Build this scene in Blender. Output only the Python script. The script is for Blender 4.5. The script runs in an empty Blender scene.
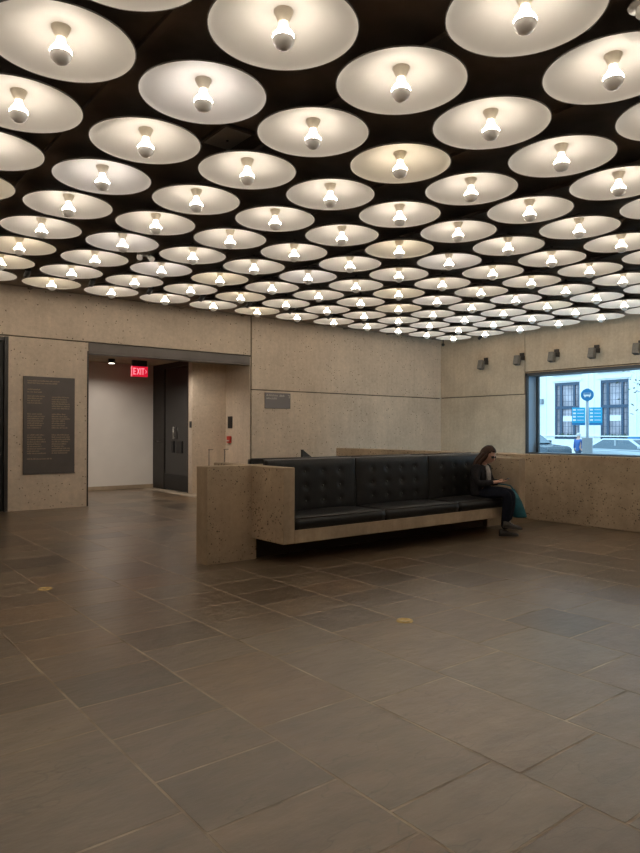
import bpy, bmesh, math, random
from mathutils import Vector, Matrix
random.seed(7)
PI = math.pi
S = bpy.context.scene
C = S.collection
ORG = {}

# ------------------------------------------------------------------ camera
TH = math.radians(38.37)
F, PITCH, ROLL, CH = 663.37, 0.0070984, 0.0020779, 1.55
def to_room(v):
    c, s = math.cos(TH), math.sin(TH)
    return Vector((v[0]*c + v[1]*s, -v[0]*s + v[1]*c, v[2]))
fw = Vector((0, math.cos(PITCH), math.sin(PITCH)))
up = Vector((0, -math.sin(PITCH), math.cos(PITCH)))
rt = Vector((1, 0, 0))
r2 = rt*math.cos(ROLL) + up*math.sin(ROLL)
u2 = -rt*math.sin(ROLL) + up*math.cos(ROLL)
R, U, W = to_room(r2), to_room(u2), to_room(fw)
cam = bpy.data.cameras.new('camera'); co = bpy.data.objects.new('camera', cam); C.objects.link(co)
cam.sensor_fit = 'HORIZONTAL'; cam.sensor_width = 36; cam.lens = F*36/640
cam.clip_start = .05; cam.clip_end = 300
co.matrix_world = Matrix(((R.x, U.x, -W.x, 0), (R.y, U.y, -W.y, 0), (R.z, U.z, -W.z, CH), (0, 0, 0, 1)))
S.camera = co

# ------------------------------------------------------------------ materials
def mat(name, col, rough=.6, metal=0., spec=.5, emit=None, estr=1.0):
    m = bpy.data.materials.new(name); m.use_nodes = True
    b = m.node_tree.nodes['Principled BSDF']
    b.inputs['Base Color'].default_value = (*col, 1)
    b.inputs['Roughness'].default_value = rough
    b.inputs['Metallic'].default_value = metal
    b.inputs['Specular IOR Level'].default_value = spec
    if emit:
        b.inputs['Emission Color'].default_value = (*emit, 1)
        b.inputs['Emission Strength'].default_value = estr
    return m
def nz(m):
    nt = m.node_tree; return nt, nt.nodes, nt.links, nt.nodes['Principled BSDF']
def node(nt, t, **kw):
    n = nt.nodes.new(t)
    for k, v in kw.items():
        if k in n.inputs: n.inputs[k].default_value = v
        else: setattr(n, k, v)
    return n
def ramp(nt, a, b, ca=(0, 0, 0, 1), cb=(1, 1, 1, 1)):
    r = nt.nodes.new('ShaderNodeValToRGB')
    r.color_ramp.elements[0].position = a; r.color_ramp.elements[1].position = b
    r.color_ramp.elements[0].color = ca; r.color_ramp.elements[1].color = cb
    return r
def noise_tint(m, col, amt=.15, scale=8, bump=0., bscale=60, rough_var=0):
    nt, N, L, b = nz(m)
    tc = node(nt, 'ShaderNodeTexCoord'); n = node(nt, 'ShaderNodeTexNoise', Scale=scale, Detail=5.0)
    L.new(tc.outputs['Object'], n.inputs['Vector'])
    r = ramp(nt, .3, .7, (*[c*(1-amt) for c in col], 1), (*[min(1, c*(1+amt)) for c in col], 1))
    L.new(n.outputs['Fac'], r.inputs['Fac']); L.new(r.outputs['Color'], b.inputs['Base Color'])
    if bump:
        n2 = node(nt, 'ShaderNodeTexNoise', Scale=bscale, Detail=4.0); L.new(tc.outputs['Object'], n2.inputs['Vector'])
        bp = node(nt, 'ShaderNodeBump', Strength=bump, Distance=.01)
        L.new(n2.outputs['Fac'], bp.inputs['Height']); L.new(bp.outputs['Normal'], b.inputs['Normal'])
    return m
def concrete(name, col, pit_scale, pit_share, pit_size, rough=.8, streak=.5, mott=.25):
    m = mat(name, col, rough, spec=.25); nt, N, L, b = nz(m)
    tc = node(nt, 'ShaderNodeTexCoord')
    # broad mottling
    n1 = node(nt, 'ShaderNodeTexNoise', Scale=1.1, Detail=6.0, Roughness=.62); L.new(tc.outputs['Object'], n1.inputs['Vector'])
    r1 = ramp(nt, .32, .68, (*[c*(1-mott) for c in col], 1), (*[min(1, c*(1+mott*.7)) for c in col], 1))
    L.new(n1.outputs['Fac'], r1.inputs['Fac'])
    # rain-like vertical streaks left by the formwork
    mp = node(nt, 'ShaderNodeMapping'); mp.inputs['Scale'].default_value = (5, 5, .35); L.new(tc.outputs['Object'], mp.inputs['Vector'])
    n2 = node(nt, 'ShaderNodeTexNoise', Scale=2.2, Detail=4.0); L.new(mp.outputs['Vector'], n2.inputs['Vector'])
    r2_ = ramp(nt, .3, .7, (1-.22*streak,)*3+(1,), (1+.08*streak,)*3+(1,))
    L.new(n2.outputs['Fac'], r2_.inputs['Fac'])
    mx = node(nt, 'ShaderNodeMix', data_type='RGBA', blend_type='MULTIPLY'); mx.inputs[0].default_value = 1
    L.new(r1.outputs['Color'], mx.inputs[6]); L.new(r2_.outputs['Color'], mx.inputs[7])
    # fine grain
    n3 = node(nt, 'ShaderNodeTexNoise', Scale=16.0, Detail=8.0, Roughness=.7); L.new(tc.outputs['Object'], n3.inputs['Vector'])
    r3 = ramp(nt, .25, .75, (.84, .84, .84, 1), (1.1, 1.1, 1.1, 1)); L.new(n3.outputs['Fac'], r3.inputs['Fac'])
    mx2 = node(nt, 'ShaderNodeMix', data_type='RGBA', blend_type='MULTIPLY'); mx2.inputs[0].default_value = 1
    L.new(mx.outputs[2], mx2.inputs[6]); L.new(r3.outputs['Color'], mx2.inputs[7])
    # bug holes: small dark pits in random cells
    v = node(nt, 'ShaderNodeTexVoronoi', Scale=pit_scale); v.inputs['Randomness'].default_value = 1
    nd = node(nt, 'ShaderNodeTexNoise', Scale=pit_scale*1.6, Detail=2.0); L.new(tc.outputs['Object'], nd.inputs['Vector'])
    vm = node(nt, 'ShaderNodeVectorMath', operation='MULTIPLY_ADD'); L.new(nd.outputs['Color'], vm.inputs[0]); vm.inputs[1].default_value = (.6/pit_scale,)*3
    L.new(tc.outputs['Object'], vm.inputs[2]); L.new(vm.outputs[0], v.inputs['Vector'])
    lt = node(nt, 'ShaderNodeMath', operation='LESS_THAN'); L.new(v.outputs['Distance'], lt.inputs[0])
    sx = node(nt, 'ShaderNodeSeparateColor'); L.new(v.outputs['Color'], sx.inputs[0])
    sz = node(nt, 'ShaderNodeMath', operation='MULTIPLY'); L.new(sx.outputs[1], sz.inputs[0]); sz.inputs[1].default_value = pit_size
    L.new(sz.outputs[0], lt.inputs[1])
    lt2 = node(nt, 'ShaderNodeMath', operation='LESS_THAN'); L.new(sx.outputs[0], lt2.inputs[0])
    nc = node(nt, 'ShaderNodeTexNoise', Scale=2.6, Detail=2.0); L.new(tc.outputs['Object'], nc.inputs['Vector'])
    rc = ramp(nt, .36, .66, (0, 0, 0, 1), (pit_share*2,)*3+(1,)); L.new(nc.outputs['Fac'], rc.inputs['Fac']); L.new(rc.outputs['Color'], lt2.inputs[1])
    mu = node(nt, 'ShaderNodeMath', operation='MULTIPLY'); L.new(lt.outputs[0], mu.inputs[0]); L.new(lt2.outputs[0], mu.inputs[1])
    mx3 = node(nt, 'ShaderNodeMix', data_type='RGBA'); L.new(mu.outputs[0], mx3.inputs[0]); L.new(mx2.outputs[2], mx3.inputs[6])
    mx3.inputs[7].default_value = (*[c*.22 for c in col], 1)
    L.new(mx3.outputs[2], b.inputs['Base Color'])
    bp = node(nt, 'ShaderNodeBump', Strength=.25, Distance=.01); L.new(n3.outputs['Fac'], bp.inputs['Height']); L.new(bp.outputs['Normal'], b.inputs['Normal'])
    return m

M = {}
M['concrete'] = concrete('cast_concrete', (.585, .485, .38), 19, .20, .26, mott=.14, streak=.3)
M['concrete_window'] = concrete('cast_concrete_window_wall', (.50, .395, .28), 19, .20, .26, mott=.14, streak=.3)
M['pitted'] = concrete('bush_hammered_concrete', (.46, .365, .26), 38, .42, .50, mott=.22, streak=.3)
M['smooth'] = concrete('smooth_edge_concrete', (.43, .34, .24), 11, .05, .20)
M['joint'] = mat('joint_shadow_filler', (.07, .058, .045), .9)
M['ceiling'] = noise_tint(mat('dark_ceiling_board', (.24, .20, .17), .8, spec=.2), (.24, .20, .17), .2, 3)
M['dish'] = noise_tint(mat('white_enamel', (.69, .67, .64), .5, spec=.3), (.69, .67, .64), .03, 4)
M['dish_back'] = mat('dish_back_grey', (.10, .09, .08), .6)
M['socket'] = mat('cream_socket', (.86, .78, .64), .5)
M['silver'] = mat('mirrored_bowl', (.80, .79, .77), .35, .25)
M['dark_metal'] = noise_tint(mat('dark_bronze', (.03, .026, .024), .4, .4), (.03, .026, .024), .2, 5)
M['steel'] = noise_tint(mat('grey_steel', (.22, .20, .185), .32, .8), (.22, .20, .185), .15, 3)
M['vent_metal'] = mat('satin_vent_metal', (.62, .60, .57), .35, .3)
M['plinth'] = mat('dark_concrete_plinth', (.07, .055, .04), .8, spec=.2)  # dark tone for the shade below the bench seat
M['bright_steel'] = mat('bright_steel', (.55, .53, .5), .3, .8)
M['lintel'] = noise_tint(mat('dull_bronze_lintel', (.10, .085, .075), .45, .3), (.10, .085, .075), .2, 2)
M['black'] = mat('black_paint', (.012, .012, .013), .5)
M['dark_glass'] = mat('dark_glass', (.012, .012, .013), .06, spec=.6)
M['white_wall'] = noise_tint(mat('white_paint', (.74, .70, .65), .7, spec=.3), (.74, .70, .65), .03, 2)
M['leather'] = noise_tint(mat('black_leather', (.010, .0098, .0098), .44, spec=.36), (.010, .0098, .0098), .3, 14, .2, 90)
M['leather_piping'] = mat('worn_leather_piping', (.05, .045, .04), .38)
M['plaque'] = noise_tint(mat('grey_bronze_plaque', (.085, .073, .066), .45, .3), (.085, .073, .066), .1, 4)
M['tan_letter'] = mat('tan_lettering', (.30, .22, .14), .6)
M['sign'] = mat('grey_sign', (.15, .135, .13), .5)
M['pale_letter'] = mat('pale_lettering', (.42, .38, .34), .6)
M['brass'] = noise_tint(mat('worn_brass', (.55, .40, .17), .35, .9), (.55, .40, .17), .25, 30)
M['red'] = mat('fire_red', (.42, .03, .02), .45)
M['white_plastic'] = mat('white_plastic', (.55, .53, .49), .45)
M['grey_plastic'] = noise_tint(mat('grey_lamp_housing', (.135, .12, .10), .5), (.135, .12, .10), .2, 20)
M['exit_red'] = mat('exit_red_glow', (.5, .0, .02), .5, emit=(1, .012, .05), estr=.62)
M['exit_letter'] = mat('exit_letter_glow', (.8, .5, .5), .5, emit=(1, .26, .33), estr=1.0)
M['lamp_glow'] = mat('downlight_glow', (1, 1, 1), .5, emit=(1, .9, .76), estr=6)
M['trim_metal'] = mat('window_frame_metal', (.05, .055, .06), .45, .3)
M['reveal'] = noise_tint(mat('daylight_tinted_window_lining', (.38, .53, .70), .5), (.38, .53, .70), .05, 3)  # blue of the daylight is put into the lining's colour
# bulbs: three tones of lamp, as the photo shows warm and cool ones
GLOW = 108
for k, c in (('neutral', (1, .875, .725)), ('warm', (1, .83, .60)), ('cool', (1, .905, .82))):
    M['bulb_'+k] = mat('bulb_glass_'+k, (.9, .9, .9), .3, emit=c, estr=GLOW)
    M['neck_'+k] = mat('bulb_neck_'+k, (.9, .9, .9), .3, emit=c, estr=GLOW*.06)
# window glass
g = bpy.data.materials.new('window_glass'); g.use_nodes = True
nt = g.node_tree; nt.nodes.clear()
o_ = nt.nodes.new('ShaderNodeOutputMaterial'); mixs = nt.nodes.new('ShaderNodeMixShader'); tr = nt.nodes.new('ShaderNodeBsdfTransparent')
gl = nt.nodes.new('ShaderNodeBsdfGlossy'); gl.inputs['Roughness'].default_value = .02; fr = nt.nodes.new('ShaderNodeFresnel'); fr.inputs['IOR'].default_value = 1.35
tr.inputs['Color'].default_value = (.93, .97, 1, 1)
nt.links.new(fr.outputs[0], mixs.inputs[0]); nt.links.new(tr.outputs[0], mixs.inputs[1]); nt.links.new(gl.outputs[0], mixs.inputs[2]); nt.links.new(mixs.outputs[0], o_.inputs[0])
M['glass'] = g
# flagstone
def flagstone():
    m = mat('bluestone_flags', (.1, .085, .07), .4, spec=.72); nt, N, L, b = nz(m)
    tc = node(nt, 'ShaderNodeTexCoord'); at = node(nt, 'ShaderNodeAttribute', attribute_name='tone')
    mp = node(nt, 'ShaderNodeMapping'); mp.inputs['Scale'].default_value = (1, 2.2, 1); L.new(tc.outputs['Object'], mp.inputs['Vector'])
    n1 = node(nt, 'ShaderNodeTexNoise', Scale=2.6, Detail=8.0, Roughness=.6); L.new(mp.outputs['Vector'], n1.inputs['Vector'])
    r1 = ramp(nt, .3, .7, (.72, .71, .70, 1), (1.22, 1.20, 1.17, 1)); L.new(n1.outputs['Fac'], r1.inputs['Fac'])
    mx = node(nt, 'ShaderNodeMix', data_type='RGBA', blend_type='MULTIPLY'); mx.inputs[0].default_value = 1
    L.new(at.outputs['Color'], mx.inputs[6]); L.new(r1.outputs['Color'], mx.inputs[7])
    # thin dark clefts of the split stone
    n2 = node(nt, 'ShaderNodeTexNoise', Scale=1.3, Detail=4.0); L.new(mp.outputs['Vector'], n2.inputs['Vector'])
    sb = node(nt, 'ShaderNodeMath', operation='SUBTRACT'); L.new(n2.outputs['Fac'], sb.inputs[0]); sb.inputs[1].default_value = .56
    ab = node(nt, 'ShaderNodeMath', operation='ABSOLUTE'); L.new(sb.outputs[0], ab.inputs[0])
    r2_ = ramp(nt, .0, .006, (.62, .6, .58, 1), (1, 1, 1, 1)); L.new(ab.outputs[0], r2_.inputs['Fac'])
    mx2 = node(nt, 'ShaderNodeMix', data_type='RGBA', blend_type='MULTIPLY'); mx2.inputs[0].default_value = .7
    L.new(mx.outputs[2], mx2.inputs[6]); L.new(r2_.outputs['Color'], mx2.inputs[7]); L.new(mx2.outputs[2], b.inputs['Base Color'])
    b.inputs['Roughness'].default_value = .29
    n3 = node(nt, 'ShaderNodeTexNoise', Scale=7.0, Detail=7.0, Roughness=.6); L.new(mp.outputs['Vector'], n3.inputs['Vector'])
    bp = node(nt, 'ShaderNodeBump', Strength=.40, Distance=.010); L.new(n3.outputs['Fac'], bp.inputs['Height']); L.new(bp.outputs['Normal'], b.inputs['Normal'])
    return m
M['flag'] = flagstone()
M['grout'] = noise_tint(mat('sandy_grout', (.33, .27, .20), .7), (.33, .27, .20), .6, 2.8)
# outdoors
M['limestone'] = noise_tint(mat('pale_facade_stone', (.80, .80, .79), .8), (.80, .80, .79), .04, 1.5)
M['shop_frame'] = mat('dark_shopfront_frame', (.035, .065, .11), .5)
M['shop_glass'] = noise_tint(mat('gridded_shop_pane', (.42, .37, .40), .35), (.42, .37, .40), .35, 1.4)
M['shop_dark'] = mat('pane_grid_line', (.12, .13, .17), .5)
M['asphalt'] = noise_tint(mat('asphalt', (.16, .165, .17), .8), (.16, .165, .17), .15, 3)
M['pavement'] = noise_tint(mat('pavement_slab', (.40, .40, .40), .8), (.40, .40, .40), .1, 2)
M['bus_blue'] = mat('bus_sign_blue', (.015, .16, .34), .5)
M['panel_cyan'] = mat('bus_panel_cyan', (.01, .36, .62), .5)
M['sign_white'] = mat('sign_white', (.8, .8, .8), .5)
M['pole_grey'] = mat('pole_grey', (.30, .33, .36), .5, .3)
M['car_silver'] = mat('silver_car_paint', (.55, .60, .63), .25, .3)
M['car_dark'] = mat('dark_car_paint', (.06, .08, .10), .2, .2)
M['car_glass'] = mat('car_glass', (.10, .14, .17), .05)
M['tyre'] = mat('tyre_rubber', (.02, .02, .02), .8)
M['rim'] = mat('wheel_rim', (.35, .37, .39), .35, .7)
M['leafgreen'] = noise_tint(mat('street_leaf', (.07, .10, .06), .6), (.07, .10, .06), .3, 8)
# clothing
M['skin'] = noise_tint(mat('skin', (.60, .35, .26), .5), (.60, .35, .26), .06, 20)
M['hair'] = noise_tint(mat('brown_hair', (.040, .018, .011), .6, spec=.25), (.040, .018, .011), .35, 40)
M['jacket'] = noise_tint(mat('charcoal_jacket', (.022, .021, .024), .85, spec=.1), (.022, .021, .024), .25, 25, .3, 60)
M['shirt'] = noise_tint(mat('grey_shirt', (.33, .31, .30), .75), (.33, .31, .30), .25, 50)
M['trousers'] = noise_tint(mat('navy_trousers', (.010, .012, .020), .85, spec=.1), (.010, .012, .020), .25, 20)
M['shoe'] = noise_tint(mat('grey_trainer', (.05, .046, .043), .6), (.05, .046, .043), .4, 60)
M['sole'] = mat('shoe_sole', (.05, .045, .042), .6)
M['lace'] = mat('pale_lace', (.6, .58, .55), .6)
M['teal'] = noise_tint(mat('teal_canvas', (.010, .11, .15), .6), (.010, .11, .15), .3, 10)
M['phone'] = mat('phone_body', (.02, .006, .007), .3)
M['lens'] = mat('dark_lens', (.01, .006, .006), .1)
M['lip'] = mat('lip', (.35, .12, .10), .5)
M['blue_coat'] = mat('blue_coat', (.03, .10, .30), .7)
M['pale_hair'] = mat('pale_hair', (.55, .52, .50), .7)

# ------------------------------------------------------------------ builders
class MB:
    def __init__(s): s.bm = bmesh.new()
    def _mi(s, faces, mi, sm):
        for f in faces: f.material_index = mi; f.smooth = sm
    def box(s, x0, x1, y0, y1, z0, z1, bevel=0, mi=0, mtx=None, seg=2):
        vs = [s.bm.verts.new((x, y, z)) for x in (x0, x1) for y in (y0, y1) for z in (z0, z1)]
        idx = [(0, 1, 3, 2), (4, 6, 7, 5), (0, 4, 5, 1), (2, 3, 7, 6), (0, 2, 6, 4), (1, 5, 7, 3)]
        fs = [s.bm.faces.new([vs[i] for i in q]) for q in idx]
        s._mi(fs, mi, False)
        if bevel:
            es = list({e for f in fs for e in f.edges})
            r = bmesh.ops.bevel(s.bm, geom=es, offset=bevel, segments=seg, profile=.5, affect='EDGES')
            for f in r['faces']: f.material_index = mi; f.smooth = True
            vs = list({v for f in fs if f.is_valid for v in f.verts} | {v for f in r['faces'] for v in f.verts})
        if mtx is not None: bmesh.ops.transform(s.bm, matrix=mtx, verts=[v for v in vs if v.is_valid])
        return s
    def tube(s, p0, p1, r0, r1=None, n=12, cap=True, mi=0):
        r1 = r0 if r1 is None else r1
        p0, p1 = Vector(p0), Vector(p1); d = (p1-p0).normalized()
        a = d.orthogonal().normalized(); b = d.cross(a)
        A = [s.bm.verts.new(p0+(a*math.cos(t)+b*math.sin(t))*r0) for t in [2*PI*i/n for i in range(n)]]
        B = [s.bm.verts.new(p1+(a*math.cos(t)+b*math.sin(t))*r1) for t in [2*PI*i/n for i in range(n)]]
        for i in range(n):
            f = s.bm.faces.new((A[i], A[(i+1) % n], B[(i+1) % n], B[i])); f.smooth = True; f.material_index = mi
        if cap:
            for q in (A[::-1], B): f = s.bm.faces.new(q); f.material_index = mi
        return s
    def lathe(s, prof, c=(0, 0, 0), n=32, mi=0, mis=None):
        rows = []
        for r, z in prof:
            if r < 1e-5: rows.append([s.bm.verts.new((c[0], c[1], c[2]+z))])
            else: rows.append([s.bm.verts.new((c[0]+r*math.cos(2*PI*i/n), c[1]+r*math.sin(2*PI*i/n), c[2]+z)) for i in range(n)])
        for k in range(len(rows)-1):
            A, B = rows[k], rows[k+1]; m_ = mis[k] if mis else mi
            for i in range(n):
                j = (i+1) % n
                q = [A[0], B[j], B[i]] if len(A) == 1 else ([A[i], A[j], B[0]] if len(B) == 1 else [A[i], A[j], B[j], B[i]])
                f = s.bm.faces.new(q); f.smooth = True; f.material_index = m_
        return s
    def prism(s, pts, axis, a0, a1, mi=0, smooth=False):
        def P(p, a):
            return {'x': (a, p[0], p[1]), 'y': (p[0], a, p[1]), 'z': (p[0], p[1], a)}[axis]
        A = [s.bm.verts.new(P(p, a0)) for p in pts]; B = [s.bm.verts.new(P(p, a1)) for p in pts]
        n = len(pts)
        fs = [s.bm.faces.new((A[i], A[(i+1) % n], B[(i+1) % n], B[i])) for i in range(n)]
        fs += [s.bm.faces.new(A[::-1]), s.bm.faces.new(B)]
        s._mi(fs, mi, smooth); return s
    def ball(s, c, r, sc=(1, 1, 1), n=16, mi=0):
        g_ = bmesh.ops.create_uvsphere(s.bm, u_segments=n, v_segments=max(6, n//2+2), radius=r)
        for v in g_['verts']: v.co = Vector((v.co.x*sc[0]+c[0], v.co.y*sc[1]+c[1], v.co.z*sc[2]+c[2]))
        for f in {f for v in g_['verts'] for f in v.link_faces}: f.smooth = True; f.material_index = mi
        return s
    def mesh(s, me_):
        s.bm.from_mesh(me_); return s
    def build(s, name, mats, parent=None, recalc=True, world=True):
        if recalc: bmesh.ops.recalc_face_normals(s.bm, faces=s.bm.faces[:])
        if parent is not None and world:
            o = ORG[parent.name]
            for v in s.bm.verts: v.co -= o
        me = bpy.data.meshes.new(name); s.bm.to_mesh(me); s.bm.free()
        for m in (mats if isinstance(mats, (list, tuple)) else [mats]): me.materials.append(M[m])
        ob = bpy.data.objects.new(name, me); C.objects.link(ob)
        if parent is not None: ob.parent = parent; ORG[ob.name] = ORG[parent.name].copy()
        else: ORG[ob.name] = Vector((0, 0, 0))
        return ob
def tag(o, label, cat, group=None):
    o['label'] = label; o['category'] = cat
    if group: o['group'] = group
    return o
def thing(name, loc, label, cat, group=None):
    o = bpy.data.objects.new(name, None); o.empty_display_size = .1; C.objects.link(o); o.location = loc
    ORG[o.name] = Vector(loc); return tag(o, label, cat, group)
def struct(o): o['kind'] = 'structure'; return o
def copy_tree(o, parent=None):
    c = o.copy(); C.objects.link(c)
    if parent is not None: c.parent = parent
    for ch in list(o.children): copy_tree(ch, c)
    return c
def rooted(o, p):       # move a one-mesh thing's origin to its base without moving it
    p = Vector(p); o.data.transform(Matrix.Translation(-p)); o.location = p; return o

# ------------------------------------------------------------------ room shell
YW, XW, ZC = 13.66, 15.55, 4.34
X0, Y0 = -2.2, -3.4
G = .012
# the long concrete wall that carries the plaque, the corridor opening and the small sign
b = MB()
b.box(X0, 1.1, YW, YW+.3, 0, ZC)
b.box(1.1, 8.66, YW, YW+.3, 3.375+G, ZC)
b.box(3.2, 4.73, YW, YW+.3, 0, 3.375-G)
b.box(1.1, 3.2, YW+.02, YW+.3, 3.345, 3.375-G)
b.box(8.70, XW+.5, YW, YW+.3, 2.56+G, ZC)
b.box(8.70, XW+.5, YW, YW+.3, -3.2, 2.56-G)
b.box(8.661, 8.70, YW+.04, YW+.3, 0, ZC, mi=1)
b.box(1.1, XW, YW+.05, YW+.28, 3.36, 3.39, mi=1)
b.box(8.7, XW, YW+.05, YW+.28, 2.54, 2.58, mi=1)
struct(b.build('wall_back', ['concrete', 'joint']))
# the window wall
WY0, WY1, WZ0, WZ1 = 1.5, 10.64, .99, 3.13
b = MB()
b.box(XW, XW+.5, WY1, YW, -3.2, 2.57-G)
b.box(XW, XW+.5, 10.672+G, YW, 2.57+G, ZC)
b.box(XW, XW+.5, WY1, 10.672-G, 2.57-G, 3.165)
b.box(XW, XW+.5, Y0, 10.672-G, 3.165+G, ZC)
b.box(XW, XW+.5, WY0, WY1, WZ1, 3.165-G)
b.box(XW, XW+.5, Y0, WY0, -3.2, 3.165-G)
b.box(XW, XW+.5, WY0, WY1, -3.2, WZ0-.09)
b.box(XW+.04, XW+.45, WY1+.001, YW, 2.55, 2.59, mi=1)
b.box(XW+.04, XW+.45, 10.65, 10.69, 3.15, ZC, mi=1)
b.box(XW+.04, XW+.45, Y0, 10.66, 3.15, 3.18, mi=1)
struct(b.build('wall_right', ['concrete_window', 'joint']))
struct(MB().box(X0-.3, X0, Y0, YW, 0, ZC).build('wall_left', ['concrete']))
struct(MB().box(X0-.3, XW+.5, Y0-.3, Y0, -3.2, ZC).build('wall_front', ['concrete']))
b = MB().box(X0-.3, XW+.5, Y0-.3, YW+.3, ZC, ZC+.25)
for k in range(10):                                   # shallow dark ribs of the slab above the lamps
    x = 1.93+1.0754*k*1.5-3.2
    b.box(x-.03, x+.03, Y0, YW, ZC-.035, ZC)
struct(b.build('ceiling', ['ceiling']))
# window: metal frame, lining, panes
b = MB()
b.box(XW-.03, XW+.03, WY1-.07, WY1, WZ0-.09, WZ1)                      # dark edge of the jamb
b.box(XW-.03, XW+.50, WY0, WY1, WZ1-.075, WZ1)                          # head
b.box(XW-.03, XW+.50, WY0, WY1, WZ0-.09, WZ0)                           # sill
b.box(XW+.42, XW+.50, WY1-.10, WY1-.02, WZ0, WZ1-.07)
for y in (6.0, 3.2): b.box(XW+.40, XW+.50, y-.04, y+.04, WZ0, WZ1-.07)
wf = struct(b.build('window_1', ['trim_metal']))
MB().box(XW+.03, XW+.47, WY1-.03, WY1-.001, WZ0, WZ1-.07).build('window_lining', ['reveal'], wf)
MB().box(XW+.455, XW+.465, WY0, WY1-.03, WZ0, WZ1-.07).build('window_pane', ['glass'], wf)
# corridor behind the opening
struct(MB().box(2.4, 7.72, 17.1, 17.25, .10, 3.34).build('wall_corridor', ['white_wall']))
struct(MB().box(2.4, 7.72, 17.085, 17.25, 0, .10, .004).build('baseboard_corridor', ['smooth']))
struct(MB().box(2.25, 2.4, YW+.3, 17.25, 0, 3.34).build('wall_corridor_end', ['white_wall']))
b = MB().box(7.69, 8.64, 14.8, 15.0, 0, 3.34, .006).box(8.64, 8.66, YW+.0005, 15.0, 0, 3.36)
struct(b.build('wall_alcove', ['concrete']))
struct(MB().box(2.25, 8.95, YW+.30, 17.25, 3.33, 3.5).build('ceiling_corridor', ['smooth']))
struct(MB().box(7.9, 8.0, 15.0, 17.25, 0, 3.34).build('wall_lift_lobby', ['black']))
b = MB().box(4.73, 8.64, YW-.012, YW+.30, 3.185, 3.362, .006).box(4.73, 8.64, YW-.004, YW+.30, 3.15, 3.185)
struct(b.build('trim_1', ['lintel']))
struct(MB().box(4.705, 4.735, YW-.006, YW+.302, 0, 3.19).build('trim_2', ['dark_metal']))
# glazed dark door on the side of the corridor
d = MB()
d.box(7.70, 7.78, 14.98, 15.07, 0, 3.33).box(7.70, 7.78, 16.42, 16.50, 0, 3.33).box(7.70, 7.78, 15.07, 16.42, 3.2, 3.33)
d.box(7.70, 7.78, 16.50, 17.10, 0, 3.33)
dr = struct(d.build('door_1', ['dark_metal']))
MB().box(7.725, 7.745, 15.07, 16.42, .02, 3.2).build('door_pane', ['dark_glass'], dr)
MB().box(7.715, 7.75, 15.07, 16.42, .02, .42).build('kick_plate', ['black'], dr)
MB().tube((7.67, 15.80, 1.34), (7.67, 15.80, 1.66), .014).tube((7.67, 15.80, 1.37), (7.73, 15.80, 1.37), .009).tube((7.67, 15.80, 1.63), (7.73, 15.80, 1.63), .009).build('door_handle', ['bright_steel'], dr)
MB().box(7.70, 7.73, 15.39, 15.69, .98, 1.29, .004).build('lock_case', ['black'], dr)
MB().box(7.70, 7.73, 15.86, 15.98, .98, 1.29, .004).build('lock_case', ['black'], dr)
MB().tube((7.68, 16.55, 1.27), (7.68, 16.8, 1.27), .012).build('latch_bar', ['steel'], dr)
# black door at the left edge
d = MB().box(1.1, 1.18, YW+.02, YW+.2, 0, 3.345).box(3.135, 3.2, YW-.004, YW+.2, 0, 3.35).box(1.18, 3.135, YW+.02, YW+.2, 3.27, 3.345)
dr = struct(d.build('door_2', ['dark_metal']))
MB().box(1.18, 3.135, YW+.1, YW+.14, 0, 3.27).build('door_panel', ['black'], dr)

# ------------------------------------------------------------------ flagstone floor
XS = [-2.2, -1.37, -.73, -.07, .59, 1.25, 1.91, 2.585, 3.25, 3.92, 4.575, 5.22, 5.88, 6.62, 7.33, 7.98, 8.65, 9.35, 10.45]
CUT = {1.25-.66: [2.47, 3.42, 3.92, 4.40], 1.25: [2.28, 2.75, 3.26, 3.745, 4.24, 4.72, 5.17, 5.67, 6.21, 6.68, 7.2],
       1.91: [1.48, 1.95, 2.92, 3.93, 4.42, 4.90, 5.37, 5.9, 6.43, 6.92, 7.37, 7.93], 2.585: [1.31, 1.80, 2.80, 3.77, 4.25, 4.73, 5.20, 5.68, 6.18, 6.7],
       3.25: [1.98, 2.9, 3.95, 4.475, 4.945, 5.42, 5.9], 3.92: [2.3, 3.1, 3.83, 4.29, 4.80, 5.3, 5.78], 4.575: [1.9, 2.75, 3.35, 3.82, 4.31, 4.83, 5.35, 5.85],
       5.22: [2.6, 3.2, 3.80, 4.24, 4.84, 5.33, 5.81], 5.88: [2.9, 3.42, 4.05, 4.975, 5.6], 6.62: [2.7, 3.25, 3.86, 4.5, 5.2], 7.33: [3.3, 4.1, 4.90, 5.5]}
def cuts(x, lo, hi):
    known = []
    for k, v in CUT.items():
        if abs(k-x) < .01: known = v
    out = list(known)
    if not out: out = [random.uniform(1, 2)]
    y = min(out)
    while y-1.1 > lo+.2: y -= random.choice((.5, .68, .95)); out.append(y)
    y = max(out)
    while y+.55 < hi: y += random.choice((.48, .5, .62, .8)); out.append(y)
    out = sorted(q for q in out if lo+.15 < q < hi-.15)
    return [lo]+out+[hi]
bm = bmesh.new(); tone = bm.loops.layers.float_color.new('tone')
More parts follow.
